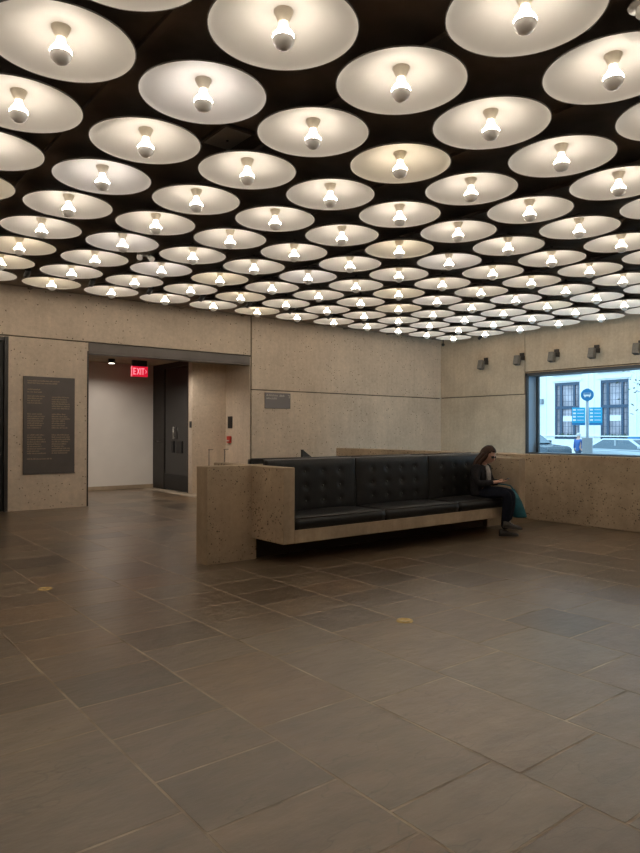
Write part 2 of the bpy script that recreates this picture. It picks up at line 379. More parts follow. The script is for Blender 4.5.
def stone(x0, x1, y0, y1):
    g_, c_ = .006, .002
    T = [bm.verts.new(p) for p in ((x0+g_+c_, y0+g_+c_, 0), (x1-g_-c_, y0+g_+c_, 0), (x1-g_-c_, y1-g_-c_, 0), (x0+g_+c_, y1-g_-c_, 0))]
    B = [bm.verts.new(p) for p in ((x0+g_, y0+g_, -.0012), (x1-g_, y0+g_, -.0012), (x1-g_, y1-g_, -.0012), (x0+g_, y1-g_, -.0012))]
    k = random.choice((.58, .70, .82, .90, .96, 1, 1.04, 1.10)); w = random.choice((0, 0, .5, 1, 1.8, -.5))
    col = (.160*k*(1+.06*w), .121*k*(1-.01*w), .082*k*(1-.08*w), 1)
    fs = [bm.faces.new(T)]+[bm.faces.new((B[i], B[(i+1) % 4], T[(i+1) % 4], T[i])) for i in range(4)]
    for f in fs:
        for l in f.loops: l[tone] = col
for a, c in zip(XS[:-1], XS[1:]):
    hi = 17.1 if 2.5 < (a+c)/2 < 7.6 else YW
    ys = cuts(a, Y0, hi)
    for p, q in zip(ys[:-1], ys[1:]): stone(a, c, p, q)
fs = [bm.faces.new([bm.verts.new((x, y, -.0008)) for x, y in r]) for r in
      ([(X0, Y0), (10.45, Y0), (10.45, YW), (X0, YW)], [(2.4, YW), (8.64, YW), (8.64, 17.1), (2.4, 17.1)])]
for f in fs: f.material_index = 1
me = bpy.data.meshes.new('floor'); bm.to_mesh(me); bm.free(); me.materials.append(M['flag']); me.materials.append(M['grout'])
fl = struct(bpy.data.objects.new('floor', me)); C.objects.link(fl)
struct(MB().box(X0-.3, 10.45, Y0-.3, 17.3, -.4, -.02).build('floor_slab', ['smooth']))
struct(MB().box(10.45, XW, Y0, YW, -3.3, -3.2).build('floor_lower', ['smooth']))
# stair down to the lower floor in the corner behind the parapet
b = MB()
for k in range(16): b.box(10.45+.3*k, 10.75+.3*k, 12.27, YW, -3.2, -.2*(k+1))
struct(b.build('stair', ['smooth']))
struct(MB().box(15.25, XW, 12.27, YW, -3.2, -3.19).build('floor_stair_foot', ['smooth']))

# parapet along the sunken court
b = MB().box(10.2, 10.45, Y0, 12.26, 0, 1.15, .012)
struct(b.build('wall_parapet', ['pitted']))
# brass floor sockets
def brass(x, y, label, lift):
    b = MB().lathe([(0, .004), (.042, .005), (.046, .009), (.064, .009), (.070, .0)], (x, y, .0), 28)
    o = b.build('floor_socket_cover', ['brass']); rooted(o, (x, y, 0)); tag(o, label, 'floor socket')
brass(3.92, 3.83, 'round brass floor socket cover set in the flagstones before the bench', 0)
brass(1.93, 6.77, 'flat brass floor cover in a stone joint towards the plaque wall', 0)

# ------------------------------------------------------------------ bench
BX0, BX1 = 4.49, 8.78
SPY, SPY2, FY = 6.80, 7.06, 6.13
bench = thing('concrete_bench', (6.63, SPY, 0), 'long concrete bench with tufted black leather back where the person sits', 'bench')
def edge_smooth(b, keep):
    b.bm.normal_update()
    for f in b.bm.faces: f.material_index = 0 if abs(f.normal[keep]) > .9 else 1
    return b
edge_smooth(MB().prism([(3.73, 0), (4.40, 0), (4.40, .262), (8.87, .262), (8.87, 0), (9.54, 0), (9.54, 1.135), (3.73, 1.135)], 'y', SPY, SPY2), 1).build('spine_wall', ['pitted', 'smooth'], bench)
MB().box(4.40, 8.87, 6.88, 6.96, 0, .262).build('plinth', ['plinth'], bench)  # added dark board standing in for the shade under the seat
def arm(x0, x1): return MB().box(x0, x1, FY, SPY+.002, .262, 1.135, .010)
edge_smooth(arm(4.33, 4.49), 0).build('armrest', ['pitted', 'smooth'], bench)
edge_smooth(arm(8.78, 8.94), 0).build('armrest', ['pitted', 'smooth'], bench)
MB().box(BX0-.002, BX1+.002, FY, SPY+.002, .262, .415, .008).build('seat_slab', ['smooth'], bench)
PW = (BX1-BX0)/3
for k in range(3):
    x0, x1 = BX0+PW*k+.004, BX0+PW*(k+1)-.004
    # seat cushion: crowned slab with piped edge
    bmq = MB(); nx, ny = 20, 10
    y0, y1 = FY+.005, SPY-.03
    def zt(u, v): return .545+.022*(1-(2*u-1)**6)*(1-(2*v-1)**4)+.003*math.sin(9*u+3*v+k)
    top = [[bmq.bm.verts.new((x0+(x1-x0)*i/nx, y0+(y1-y0)*j/ny, zt(i/nx, j/ny))) for j in range(ny+1)] for i in range(nx+1)]
    for i in range(nx):
        for j in range(ny):
            bmq.bm.faces.new((top[i][j], top[i+1][j], top[i+1][j+1], top[i][j+1])).smooth = True
    ring = [top[i][0] for i in range(nx+1)]+[top[nx][j] for j in range(1, ny+1)]+[top[i][ny] for i in range(nx-1, -1, -1)]+[top[0][j] for j in range(ny-1, 0, -1)]
    mid = [bmq.bm.verts.new((v.co.x+(-.0 if x0+.01 < v.co.x < x1-.01 else 0), v.co.y-(.014 if v.co.y < y0+.01 else 0), .485)) for v in ring]
    low = [bmq.bm.verts.new((v.co.x, v.co.y, .416)) for v in ring]
    for A_, B_ in ((ring, mid), (mid, low)):
        for i in range(len(ring)):
            j = (i+1) % len(ring); bmq.bm.faces.new((A_[i], A_[j], B_[j], B_[i])).smooth = True
    bmq.bm.faces.new(low)
    sc_ = bmq.build('seat_cushion', ['leather'], bench)
    MB().tube((x0, y0-.003, .547), (x1, y0-.003, .547), .006, n=8).build('piping', ['leather_piping'], sc_)
    # back cushion: thin upholstered panel, four by three buttons pulled in
    bmq = MB(); nx, nz_ = 56, 32
    z0, z1 = .52, 1.19
    bts = [(x0+(x1-x0)*(.2+.2*a), z0+.15+.185*c) for a in range(4) for c in range(3)]
    def face_y(x, z):
        u, w = (x-x0)/(x1-x0), (z-z0)/(z1-z0)
        y = SPY-.115-.022*(1-(2*u-1)**8)*(1-(2*w-1)**6)+.03*w
        for bx, bz in bts:
            r = math.hypot(x-bx, z-bz); y += .015*math.exp(-(r/.04)**2)
        # pulled folds between the buttons
        return y
    gr = [[bmq.bm.verts.new((x0+(x1-x0)*i/nx, face_y(x0+(x1-x0)*i/nx, z0+(z1-z0)*j/nz_), z0+(z1-z0)*j/nz_)) for j in range(nz_+1)] for i in range(nx+1)]
    for i in range(nx):
        for j in range(nz_): bmq.bm.faces.new((gr[i][j], gr[i+1][j], gr[i+1][j+1], gr[i][j+1])).smooth = True
    ring = [gr[i][0] for i in range(nx+1)]+[gr[nx][j] for j in range(1, nz_+1)]+[gr[i][nz_] for i in range(nx-1, -1, -1)]+[gr[0][j] for j in range(nz_-1, 0, -1)]
    bk = [bmq.bm.verts.new((v.co.x, SPY-.002, v.co.z+(.012 if v.co.z > z1-.01 else 0))) for v in ring]
    for i in range(len(ring)):
        j = (i+1) % len(ring); bmq.bm.faces.new((ring[i], ring[j], bk[j], bk[i])).smooth = True
    bmq.bm.faces.new(bk)
    bc = bmq.build('back_cushion', ['leather'], bench)
    MB().tube((x0, SPY-.004, 1.200), (x1, SPY-.004, 1.200), .007, n=8).build('piping', ['leather_piping'], bc)
    for bx, bz in bts:
        MB().ball((bx, face_y(bx, bz)-.003, bz), .013, (1, .45, 1), 10).build('button', ['leather_piping'], bc)
# the twin bench on the far side of the same spine
twin = copy_tree(bench)
for ch in list(twin.children):
    if ch.name.startswith(('spine_wall', 'plinth')): bpy.data.objects.remove(ch)
twin.location = (4.33+8.94-6.63, SPY2, 0); twin.rotation_euler = (0, 0, PI)
tag(twin, 'matching bench behind the concrete back, only its top edge showing', 'bench')
bpy.context.view_layer.update()

# ------------------------------------------------------------------ saucer lamps
PITCH_, DX, DY, ZR, DR = 1.07537, .9487*2.6, 1.7617*2.6, 4.15, .486
def dish_z(r): return .122*(1-(r/DR)**2)**.9 if r < DR else 0
prof = [(0, dish_z(0))]+[(DR*k/14, dish_z(DR*k/14)) for k in range(1, 14)]+[(DR-.002, .001), (DR, -.002), (DR+.005, .0), (DR+.005, .006)]
prof += [(DR*k/6, dish_z(DR*k/6)+.012) for k in range(5, 0, -1)]+[(0, dish_z(0)+.012)]
nin = 14
mis = [0]*(nin)+[1]*(len(prof)-1-nin)
lamp0 = thing('saucer_lamp', (0, 0, ZR), 'x', 'ceiling lamp', 'white saucer lamps over the lobby')
MB().lathe(prof, (0, 0, ZR), 56, mis=mis).build('dish', ['dish', 'dish_back'], lamp0)
MB().tube((0, 0, ZR+.13), (0, 0, ZC-ZR+ZR), .02, n=10).build('stem', ['dish_back'], lamp0)
MB().lathe([(0, .128), (.064, .124), (.063, .112), (.036, .052), (.031, .046), (0, .046)], (0, 0, ZR), 24).build('socket_cup', ['socket'], lamp0)
ZB, RB = -.060, .072
up_prof = [(.026, .050), (.029, .035), (.036, .012)]
up_prof += [(RB*math.sin(t), ZB+RB*math.cos(t)) for t in [math.radians(a) for a in (38, 52, 64, 74, 82, 90)]]
lo_prof = [(RB*math.sin(t), ZB+RB*math.cos(t)) for t in [math.radians(a) for a in (90, 102, 116, 132, 146, 162)]]+[(0, ZB-RB)]
bulb = MB().lathe(up_prof, (0, 0, ZR), 24, mis=[1, 1, 1, 1, 1, 1, 0, 0]).build('bulb', ['bulb_neutral', 'neck_neutral'], lamp0)
MB().lathe([(r*1.002, z) for r, z in lo_prof], (0, 0, ZR), 24).build('mirrored_bowl', ['silver'], bulb)
bmesh_by = {'neutral': bulb.data}
for k in ('warm', 'cool'):
    q = bulb.data.copy(); q.materials[0] = M['bulb_'+k]; q.materials[1] = M['neck_'+k]; bmesh_by[k] = q
ORD = ['', 'first', 'second', 'third', 'fourth', 'fifth', 'sixth', 'seventh', 'eighth', 'ninth', 'tenth', 'eleventh', 'twelfth', 'thirteenth', 'fourteenth', 'fifteenth', 'sixteenth']
WARM = {(2, 0), (4, 2), (6, 4), (1, 7), (0, 6), (4, 6), (5, 7), (-1, 3), (0, 5), (3, 5), (7, 5), (9, 3)}
COOL = {(0, 0), (0, 2), (7, 4), (8, 3), (1, 4), (3, 5), (5, 2), (2, 5), (9, 5), (4, 4)}
first = True
for j in range(7, -5, -1):
    for i in range(11, -4, -1):
        x, y = DX+PITCH_*i, DY+PITCH_*j
        if x < X0+.55 or y < Y0+.55: continue
        o = lamp0 if first else copy_tree(lamp0)
        first = False
        o.location = (x, y, ZR)
        k = 'warm' if (i, j) in WARM else 'cool' if (i, j) in COOL else 'neutral'
        tone_w = {'warm': 'warm-toned white', 'cool': 'cool-toned white', 'neutral': 'white'}[k]
        o['label'] = '%s saucer lamp, %s row from plaque wall, %s out from window wall' % (tone_w, ORD[8-j], ORD[12-i])
        for ch in o.children:
            if ch.name.startswith('bulb'): ch.data = bmesh_by[k]

# ------------------------------------------------------------------ other ceiling fittings
v = thing('ceiling_vent', (3.18, 5.42, 4.30), 'square dark metal ceiling panel between four saucer lamps', 'vent')
MB().box(3.02, 3.34, 5.20, 5.66, 4.305, 4.335, .003).build('frame', ['steel'], v)
MB().box(3.045, 3.315, 5.225, 5.635, 4.298, 4.306, .002).build('panel', ['vent_metal'], v)
MB().tube((3.19, 5.45, 4.290), (3.19, 5.45, 4.30), .012).build('screw', ['black'], v)
SX, SY, SZ = 4.075, 1.95, 4.16
v = thing('smoke_detector', (SX, SY, SZ), 'round white ceiling detector at the top right corner of the ceiling', 'detector')
MB().lathe([(0, .022), (.085, .02), (.092, .008), (.088, .0), (0, -.004)], (SX, SY, SZ), 28).build('base', ['white_plastic'], v)
MB().tube((SX, SY, SZ+.02), (SX, SY, ZC), .02).build('stem', ['dish_back'], v)
MB().lathe([(.045, -.003), (.046, -.045), (.034, -.06), (0, -.062)], (SX, SY, SZ), 20).build('sensor_head', ['white_plastic'], v)
MB().ball((SX, SY, SZ-.066), .017, n=10).build('lens_tip', ['silver'], v)
v = thing('emergency_light', (4.08, 9.42, 4.20), 'small pale twin-headed emergency light hanging among the saucer lamps', 'emergency light')
MB().tube((4.08, 9.42, 4.22), (4.08, 9.42, ZC), .02).build('stem', ['dish_back'], v)
MB().box(4.00, 4.16, 9.37, 9.47, 4.17, 4.23, .01).build('body', ['white_plastic'], v)
for s_ in (-1, 1): MB().tube((4.08+.07*s_, 9.40, 4.17), (4.08+.10*s_, 9.33, 4.11), .035, .045).build('lamp_head', ['white_plastic'], v)
nth = 0
for k in range(12):
    x, y = 3.0+1.0754*k, 11.57
    lb = '%s black ceiling spotlight from the left in the line above the plaque wall' % ORD[k+1]
    v = thing('ceiling_spotlight', (x, y, 4.16), lb, 'spotlight', 'black spotlights facing the plaque wall')
    MB().tube((x, y, 4.2), (x, y, ZC), .018).build('stem', ['black'], v)
    MB().tube((x, y-.06, 4.20), (x, y+.09, 4.12), .038, .045, 14).build('lamp_head', ['black'], v)
    MB().box(x-.05, x+.05, y-.012, y+.012, 4.19, 4.215).build('yoke', ['black'], v)
v = thing('ceiling_sensor', (15.12, 13.2, 4.12), 'tiny dark sensor hanging in the far corner where the walls meet', 'sensor')
MB().tube((15.12, 13.2, 4.16), (15.12, 13.2, ZC), .015).build('stem', ['black'], v)
MB().ball((15.12, 13.2, 4.13), .05, n=12).build('body', ['dark_metal'], v)
# five wall spots above the window
spy = [11.95, 10.75, 9.70, 8.60, 7.50]
for k, y in enumerate(spy):
    lb = ('grey box spotlight on the bare concrete, nearest the far corner', 'grey box spotlight just before the joint beside the window',
          'grey box spotlight above the window, first past the vertical joint', 'grey box spotlight above the window, second past the vertical joint',
          'grey box spotlight above the window, cut by the picture edge')[k]
    zc = 3.475+(.01 if k else -.02)
    v = thing('wall_spotlight', (XW-.22, y, zc), lb, 'spotlight', 'spotlights on the window wall')
    T = Matrix.Translation((XW-.24, y, zc)) @ Matrix.Rotation(math.radians(14), 4, 'Y')
    MB().box(-.075, .075, -.075, .075, -.135, .115, .008, mtx=T).build('housing', ['grey_plastic'], v)
    MB().box(-.055, .055, -.055, .055, -.139, -.134, mtx=T).build('lens', ['black'], v)
    MB().box(XW-.05, XW, y-.06, y+.06, zc+.05, zc+.21, .005).build('wall_plate', ['dark_metal'], v)
    MB().box(XW-.20, XW-.04, y-.10, y-.075, zc+.0, zc+.12, .004).build('bracket', ['dark_metal'], v)
    MB().box(XW-.20, XW-.04, y+.075, y+.10, zc+.0, zc+.12, .004).build('bracket', ['dark_metal'], v)

# ------------------------------------------------------------------ signs on the long wall
def text_rows(x0, x1, z, n, pitch, h, y, seed, ragged=.35):
    """lines of lettering too small to read: short strokes grouped as words"""
    rnd = random.Random(seed); b = MB()
    for r in range(n):
        x, end = x0, x1-(x1-x0)*rnd.uniform(0, ragged)
        while x < end:
            w = min(end-x, rnd.uniform(.03, .09))
            k = x
            while k < x+w:
                s_ = rnd.uniform(.006, .011); hh = h*rnd.choice((.7, .7, 1))
                b.box(k, k+s_, y-.003, y, z-r*pitch-h, z-r*pitch-h+hh); k += s_+.004
            x += w+.014
    return b
p = thing('wall_plaque', (3.955, YW, .695), 'tall grey plaque with tan lettering on the concrete beside the corridor', 'plaque')
MB().box(3.467, 4.447, YW-.035, YW-.001, .695, 2.61, .003).build('board', ['plaque'], p)
PX, PZ = 3.467, 2.61
def blk(a0, a1, top, n, pitch, seed):
    text_rows(PX+a0, PX+a1, PZ-top, n, pitch, .026, YW-.035, seed).build('lettering', ['tan_letter'], p)
blk(.07, .70, .07, 2, .045, 1); blk(.07, .42, .24, 2, .05, 2); blk(.07, .42, .37, 4, .045, 3); blk(.53, .89, .38, 6, .045, 4)
blk(.07, .42, .72, 7, .045, 5); blk(.53, .89, .72, 7, .045, 6); blk(.07, .42, 1.13, 9, .045, 7); blk(.53, .89, 1.13, 9, .045, 8); blk(.07, .62, 1.60, 1, .045, 9)
p = thing('wall_sign', (9.455, YW, 2.115), 'small grey directional sign with two pale lines, high on concrete', 'sign')
MB().box(9.07, 9.843, YW-.022, YW-.001, 2.115, 2.503, .002).build('board', ['sign'], p)
text_rows(9.11, 9.45, 2.462, 1, .1, .045, YW-.022, 11, 0).build('lettering', ['pale_letter'], p)
text_rows(9.50, 9.65, 2.462, 1, .1, .05, YW-.022, 12, 0).build('lettering', ['pale_letter'], p)
text_rows(9.11, 9.42, 2.385, 1, .1, .045, YW-.022, 13, 0).build('lettering', ['pale_letter'], p)
MB().box(9.755, 9.81, YW-.025, YW-.022, 2.45, 2.463).box(9.797, 9.81, YW-.025, YW-.022, 2.40, 2.463).prism([(9.783, 2.405), (9.824, 2.405), (9.8035, 2.375)], 'y', YW-.025, YW-.022).build('arrow', ['pale_letter'], p)

# exit sign
EY, EX0, EX1, EZ0, EZ1 = 16.0, 6.61, 7.05, 2.92, 3.18
e = thing('exit_sign', (6.83, EY, EZ0), 'glowing red EXIT sign hanging from the corridor ceiling', 'exit sign')
MB().box(EX0+.03, EX1-.03, EY-.04, EY+.04, EZ1, 3.33, .004).build('canopy', ['black'], e)
MB().box(EX0, EX1, EY-.02, EY+.02, EZ0, EZ1, .004).build('panel', ['exit_red'], e)
def letter(b, ch, x, z, w, h, y, t=.022):
    def bar(x0, x1, z0, z1): b.box(x+x0, x+x1, y-.004, y, z+z0, z+z1)
    if ch == 'E': bar(0, t, 0, h); bar(0, w, 0, t); bar(0, w, h-t, h); bar(0, w*.85, h/2-t/2, h/2+t/2)
    if ch == 'I': bar(w/2-t/2, w/2+t/2, 0, h)
    if ch == 'T': bar(w/2-t/2, w/2+t/2, 0, h); bar(0, w, h-t, h)
    if ch == 'X':
        for a, c in (((0, 0), (w, h)), ((w, 0), (0, h))):
            b.prism([(x+a[0]-t*.6+(t*.6 if a[0] == 0 else -t*.0), z+a[1]), (x+a[0]+(t*1.2 if a[0] == 0 else 0), z+a[1]), (x+c[0]-(0 if c[0] == 0 else 0)+(t*1.2 if c[0] == 0 else 0), z+c[1]), (x+c[0]-(t*1.2 if c[0] else 0), z+c[1])], 'y', y-.004, y)
b = MB()
for ch, x, w in (('E', 0, .075), ('X', .088, .085), ('I', .178, .03), ('T', .213, .08)): letter(b, ch, EX0+.055+x, EZ0+.05, w, .165, EY-.02)
b.prism([(EX0+.365, EZ0+.09), (EX0+.395, EZ0+.133), (EX0+.365, EZ0+.176), (EX0+.382, EZ0+.176), (EX0+.414, EZ0+.133), (EX0+.382, EZ0+.09)], 'y', EY-.024, EY-.02)
b.box(EX0, EX0+.02, EY-.024, EY-.02, EZ0, EZ1)
b.build('lettering', ['exit_letter'], e)
# corridor downlight, plus two unseen ones added to light the white wall evenly
for k, (x, y, lb) in enumerate(((6.15, 16.1, 'small lit cylinder downlight on the corridor ceiling'), (5.3, 14.4, 'unseen corridor downlight added behind the lintel, the one nearer the plaque'),
                               (7.0, 14.4, 'unseen corridor downlight added behind the lintel, the one nearer the glass door'))):
    dl = thing('corridor_downlight', (x, y, 3.22), lb, 'downlight')
    MB().tube((x, y, 3.225), (x, y, 3.33), .085, n=24).build('housing', ['black'], dl)
    MB().tube((x, y, 3.218), (x, y, 3.226), .068, n=24).build('lens', ['lamp_glow'], dl)
    sp = bpy.data.lights.new('corridor_spot', 'SPOT'); sp.energy = (50, 95, 95)[k]; sp.spot_size = math.radians(155); sp.spot_blend = .7; sp.color = (1, .90, .80); sp.shadow_soft_size = .06
    so = bpy.data.objects.new('corridor_spot', sp); C.objects.link(so); so.location = (x, y, 3.20)
# alcove fittings on the right jamb
MB_ = MB().box(8.585, 8.64, 14.50, 14.66, 1.25, 1.42, .01)
f_ = thing('fire_alarm_pull', (8.61, 14.58, 1.25), 'small red fire alarm box on the jamb of the corridor opening', 'fire alarm')
MB_.build('housing', ['red'], f_)
MB().box(8.575, 8.586, 14.53, 14.63, 1.29, 1.32, .003).build('pull_handle', ['white_plastic'], f_)
f_ = tag(MB().box(8.615, 8.64, 14.46, 14.66, 1.62, 1.92, .004).build('wall_panel', ['black']), 'narrow black panel on the jamb above the red alarm box', 'wall panel'); rooted(f_, (8.63, 14.56, 1.62))
f_ = tag(MB().box(7.675, 7.692, 14.82, 14.92, 1.63, 1.79, .003).build('door_release_plate', ['black']), 'small black plate on the concrete corner by the glass door', 'switch'); rooted(f_, (7.68, 14.87, 1.63))
for (x, lb) in ((7.17, 'slim grey post before the alcove, the one nearer the glass door'), (7.56, 'slim grey post before the alcove, nearer the red alarm box')):
    v = thing('stanchion_post', (x, 13.0, 0), lb, 'post')
    MB().lathe([(0, .02), (.12, .018), (.125, 0)], (x, 13.0, 0), 24).build('base', ['steel'], v)
    MB().tube((x, 13, .018), (x, 13, 1.13), .011, n=12).build('pole', ['lintel'], v)
    MB().box(x-.016, x+.10, 12.985, 13.015, 1.13, 1.145, .003).build('cap', ['lintel'], v)
# handrail of the stair
h_ = thing('stair_handrail', (9.97, 13.3, 0), 'dark sloping stair handrail end behind the bench back', 'handrail')
MB().box(9.94, 9.99, 13.27, 13.33, 0, 1.09, .004).build('post', ['dark_metal'], h_)
MB().prism([(9.96, 1.09), (9.96, .96), (12.6, -.80), (12.6, -.67), (10.05, 1.03)], 'y', 13.275, 13.325).build('rail', ['dark_metal'], h_)

# ------------------------------------------------------------------ people
def skel(verts, edges, level=2, root=0):
    me = bpy.data.meshes.new('tmp'); me.from_pydata([v[0] for v in verts], edges, [])
    ob = bpy.data.objects.new('tmp', me); C.objects.link(ob)
    ob.modifiers.new('s', 'SKIN'); sub = ob.modifiers.new('d', 'SUBSURF'); sub.levels = level; sub.render_levels = level
    for i, v in enumerate(verts):
        r = v[1] if isinstance(v[1], (tuple, list)) else (v[1], v[1])
        sv = me.skin_vertices[0].data[i]; sv.radius = r; sv.use_root = (i == root)
    bpy.context.view_layer.update()
    dg = bpy.context.evaluated_depsgraph_get()
    out = bpy.data.meshes.new_from_object(ob.evaluated_get(dg))
    bpy.data.objects.remove(ob); bpy.data.meshes.remove(me)
    for p_ in out.polygons: p_.use_smooth = True
    return out
A = math.radians(14)
FV, SV, UP = Vector((math.sin(A), -math.cos(A), 0)), Vector((math.cos(A), math.sin(A), 0)), Vector((0, 0, 1))
H = Vector((8.215, 6.40, .56))
def L(f, s, z): return tuple(H+FV*f+SV*s+UP*z)
per = thing('person', (8.215, 6.40, 0), 'seated person with long brown hair, dark jacket and navy trousers, looking at a phone', 'person')
hc = (.10, 0, .635)                                     # head centre, local
def hand(f, s, z, side):
    """palm and five bent fingers closing round the phone, as skeleton branches"""
    v, e = [], []
    v += [((f, s, z), (.023, .019)), ((f+.05, s-side*.012, z+.006), (.034, .016)), ((f+.085, s-side*.02, z+.008), (.032, .014))]
    e += [(0, 1), (1, 2)]
    for q, (off, ln) in enumerate(((-.026, .058), (-.009, .07), (.009, .066), (.025, .05))):
        b0 = len(v)
        v += [((f+.10, s-side*.02+off, z+.008), .0095), ((f+.10+ln*.5, s-side*.026+off*.95, z+.016), .009), ((f+.10+ln*.8, s-side*.045+off*.9, z+.026), .008), ((f+.10+ln*.85, s-side*.06+off*.9, z+.034), .007)]
        e += [(2, b0), (b0, b0+1), (b0+1, b0+2), (b0+2, b0+3)]
    b0 = len(v)
    v += [((f+.045, s-side*.042, z+.02), .011), ((f+.075, s-side*.058, z+.035), .010), ((f+.10, s-side*.062, z+.042), .008)]
    e += [(1, b0), (b0, b0+1), (b0+1, b0+2)]
    return v, e
V, Eg = [], []
def addc(lst, at=None):
    i0 = len(V)
    for q in lst: V.append(q)
    for i in range(i0, len(V)-1): Eg.append((i, i+1))
    if at is not None: Eg.append((at, i0))
    return len(V)-1
spine_end = addc([((-.01, 0, .09), .10), ((-.03, 0, .22), .105), ((-.03, 0, .36), .11), ((.0, 0, .46), .085), ((.025, 0, .50), .052), ((.06, 0, .55), .05)])
for side in (-1, 1):
    el = addc([((-.005, side*.15, .44), .058), ((.0, side*.205, .33), .046), ((.04, side*.235, .205), .040), ((.15, side*.17, .215), .034), ((.235, side*.075, .235), .024)], 2)
    hv, he = hand(.235, side*.075, .235, side)
    b0 = len(V)
    V += hv[1:]
    for a_, c_ in he: Eg.append((el if a_ == 0 else b0+a_-1, el if c_ == 0 else b0+c_-1))
    kn = (.43, side*.075, .075); an = (.42, -.045, -.36) if side == 1 else (.37, -.03, -.47)
    addc([((.08, side*.09, .07), .07), ((.25, side*.09, .072), .068), (kn, .055), ((.425, kn[1]*.7+an[1]*.3, -.12), .054), (an, .036)], 0)
Vw = [(L(*p_), r) for p_, r in V]
body = MB().mesh(skel(Vw, Eg, 2))
# head: shaped sphere with brow, nose, cheeks, chin, ears
hm = MB(); hm.ball((0, 0, 0), 1.0, n=28)
tilt = Matrix.Rotation(math.radians(26), 4, SV)         # looking down at the phone
hb = bmesh.new()
bmesh.ops.create_uvsphere(hb, u_segments=36, v_segments=28, radius=1)
for v_ in hb.verts:
    x, y, z = v_.co          # x forward, y side, z up
    w = 1.0-.26*max(0, -z)**1.5
    X, Y, Z = x*.104*(1 if x > 0 else 1.02), y*.081*w, z*.130
    if x > 0:
        g_ = math.exp(-(y/.16)**2)
        X += .024*g_*math.exp(-((z+.18)/.13)**2)+.010*g_*math.exp(-((z+.02)/.16)**2)      # nose
        X += .006*math.exp(-(y/.35)**2)*math.exp(-((z+.52)/.07)**2)                        # lips
        X += .010*math.exp(-(y/.3)**2)*math.exp(-((z+.82)/.14)**2)                         # chin
        X -= .010*math.exp(-((abs(y)-.38)/.15)**2)*math.exp(-((z-.06)/.12)**2)              # eye sockets
        X += .006*math.exp(-((z-.25)/.10)**2)*math.exp(-(y/.6)**2)                         # brow
    v_.co = (X, Y, Z)
for s_ in (-1, 1):                                       # ears
    g2 = bmesh.ops.create_uvsphere(hb, u_segments=10, v_segments=8, radius=1)
    for v_ in g2['verts']: v_.co = Vector((v_.co.x*.018-.008, v_.co.y*.008+s_*.076, v_.co.z*.030-.005))
loc3 = Matrix((( FV.x, SV.x, 0, 0), (FV.y, SV.y, 0, 0), (0, 0, 1, 0), (0, 0, 0, 1)))
HM = Matrix.Translation(L(*hc)) @ loc3 @ Matrix.Rotation(math.radians(26), 4, 'Y')
for f in hb.faces: f.smooth = True
hb.transform(HM); tmpm = bpy.data.meshes.new('h'); hb.to_mesh(tmpm); hb.free(); hm.bm.free()
body.mesh(tmpm)
bodyo = body.build('body', ['skin'], per)
# face details
def hp(x, y, z): return HM @ Vector((x, y, z))
b = MB()
for s_ in (-1, 1):
    b.ball(hp(.094, s_*.031, .010), .026, (1, 1, .85), 12)
glasses = b
glasses.tube(hp(.100, -.014, .016), hp(.100, .014, .016), .004, n=6)
for s_ in (-1, 1): glasses.tube(hp(.088, s_*.054, .016), hp(-.01, s_*.080, .018), .004, n=6)
glasses.build('sunglasses', ['lens'], bodyo)
MB().tube(hp(.100, -.020, -.064), hp(.100, .020, -.064), .006, n=8).build('mouth', ['lip'], bodyo)
# hair: cap plus long locks falling on the shoulders
hb = bmesh.new(); bmesh.ops.create_uvsphere(hb, u_segments=32, v_segments=24, radius=1)
kill = [v_ for v_ in hb.verts if (v_.co.x > .52 and v_.co.z < .60) or (v_.co.z < -.45 and v_.co.x > -.1)]
bmesh.ops.delete(hb, geom=kill, context='VERTS')
for v_ in hb.verts:
    x, y, z = v_.co; k = 1+.03*math.sin(14*y+6*x)
    v_.co = (x*.122*k-.006, y*.102*k, z*.146*k+.006)
for f in hb.faces: f.smooth = True
hb.transform(HM); bmesh.ops.solidify(hb, geom=hb.faces[:], thickness=.012)
tmpm = bpy.data.meshes.new('hh'); hb.to_mesh(tmpm); hb.free()
hair = MB().mesh(tmpm)
LV, LE = [], []
for s_, f0 in ((-1, .02), (-1, -.03), (1, .02), (1, -.03), (-.5, -.075), (.5, -.075), (0, -.09)):
    n0 = len(LV); hy = s_*.082
    p0 = hp(f0, hy, .03); p1 = hp(f0-.02, hy*1.12, -.07)
    LV += [(tuple(p0), .030), (tuple(p1), .036), (tuple(p1*.45+Vector(L(f0-.03, s_*.11, .52))*.55), .038), (L(f0-.02, s_*.125, .455), .030), (L(f0-.01, s_*.13, .405), .012)]
    LE += [(n0+i, n0+i+1) for i in range(4)]
    hair.mesh(skel(LV[n0:], [(i, i+1) for i in range(4)], 2))
hair.build('hair', ['hair'], bodyo)
# jacket
V, Eg = [], []
addc([((-.02, 0, -.02), (.185, .150)), ((-.02, 0, .07), (.190, .150)), ((-.03, 0, .22), (.180, .142)), ((-.03, 0, .36), (.195, .142)), ((-.005, 0, .455), (.155, .115)), ((.01, 0, .51), (.085, .08))])
for side in (-1, 1):
    addc([((-.005, side*.16, .44), .086), ((.0, side*.225, .33), .074), ((.04, side*.25, .205), .066), ((.15, side*.178, .215), .056), ((.225, side*.09, .233), .043)], 3)
MB().mesh(skel([(L(*p_), r) for p_, r in V], Eg, 2)).build('jacket', ['jacket'], bodyo)
# shirt front between the open jacket edges
V = [((.115, -.02, .20), (.05, .03)), ((.122, -.02, .30), (.058, .03)), ((.105, -.01, .40), (.062, .035)), ((.05, 0, .49), (.07, .05))]
MB().mesh(skel([(L(*p_), r) for p_, r in V], [(0, 1), (1, 2), (2, 3)], 2)).build('shirt', ['shirt'], bodyo)
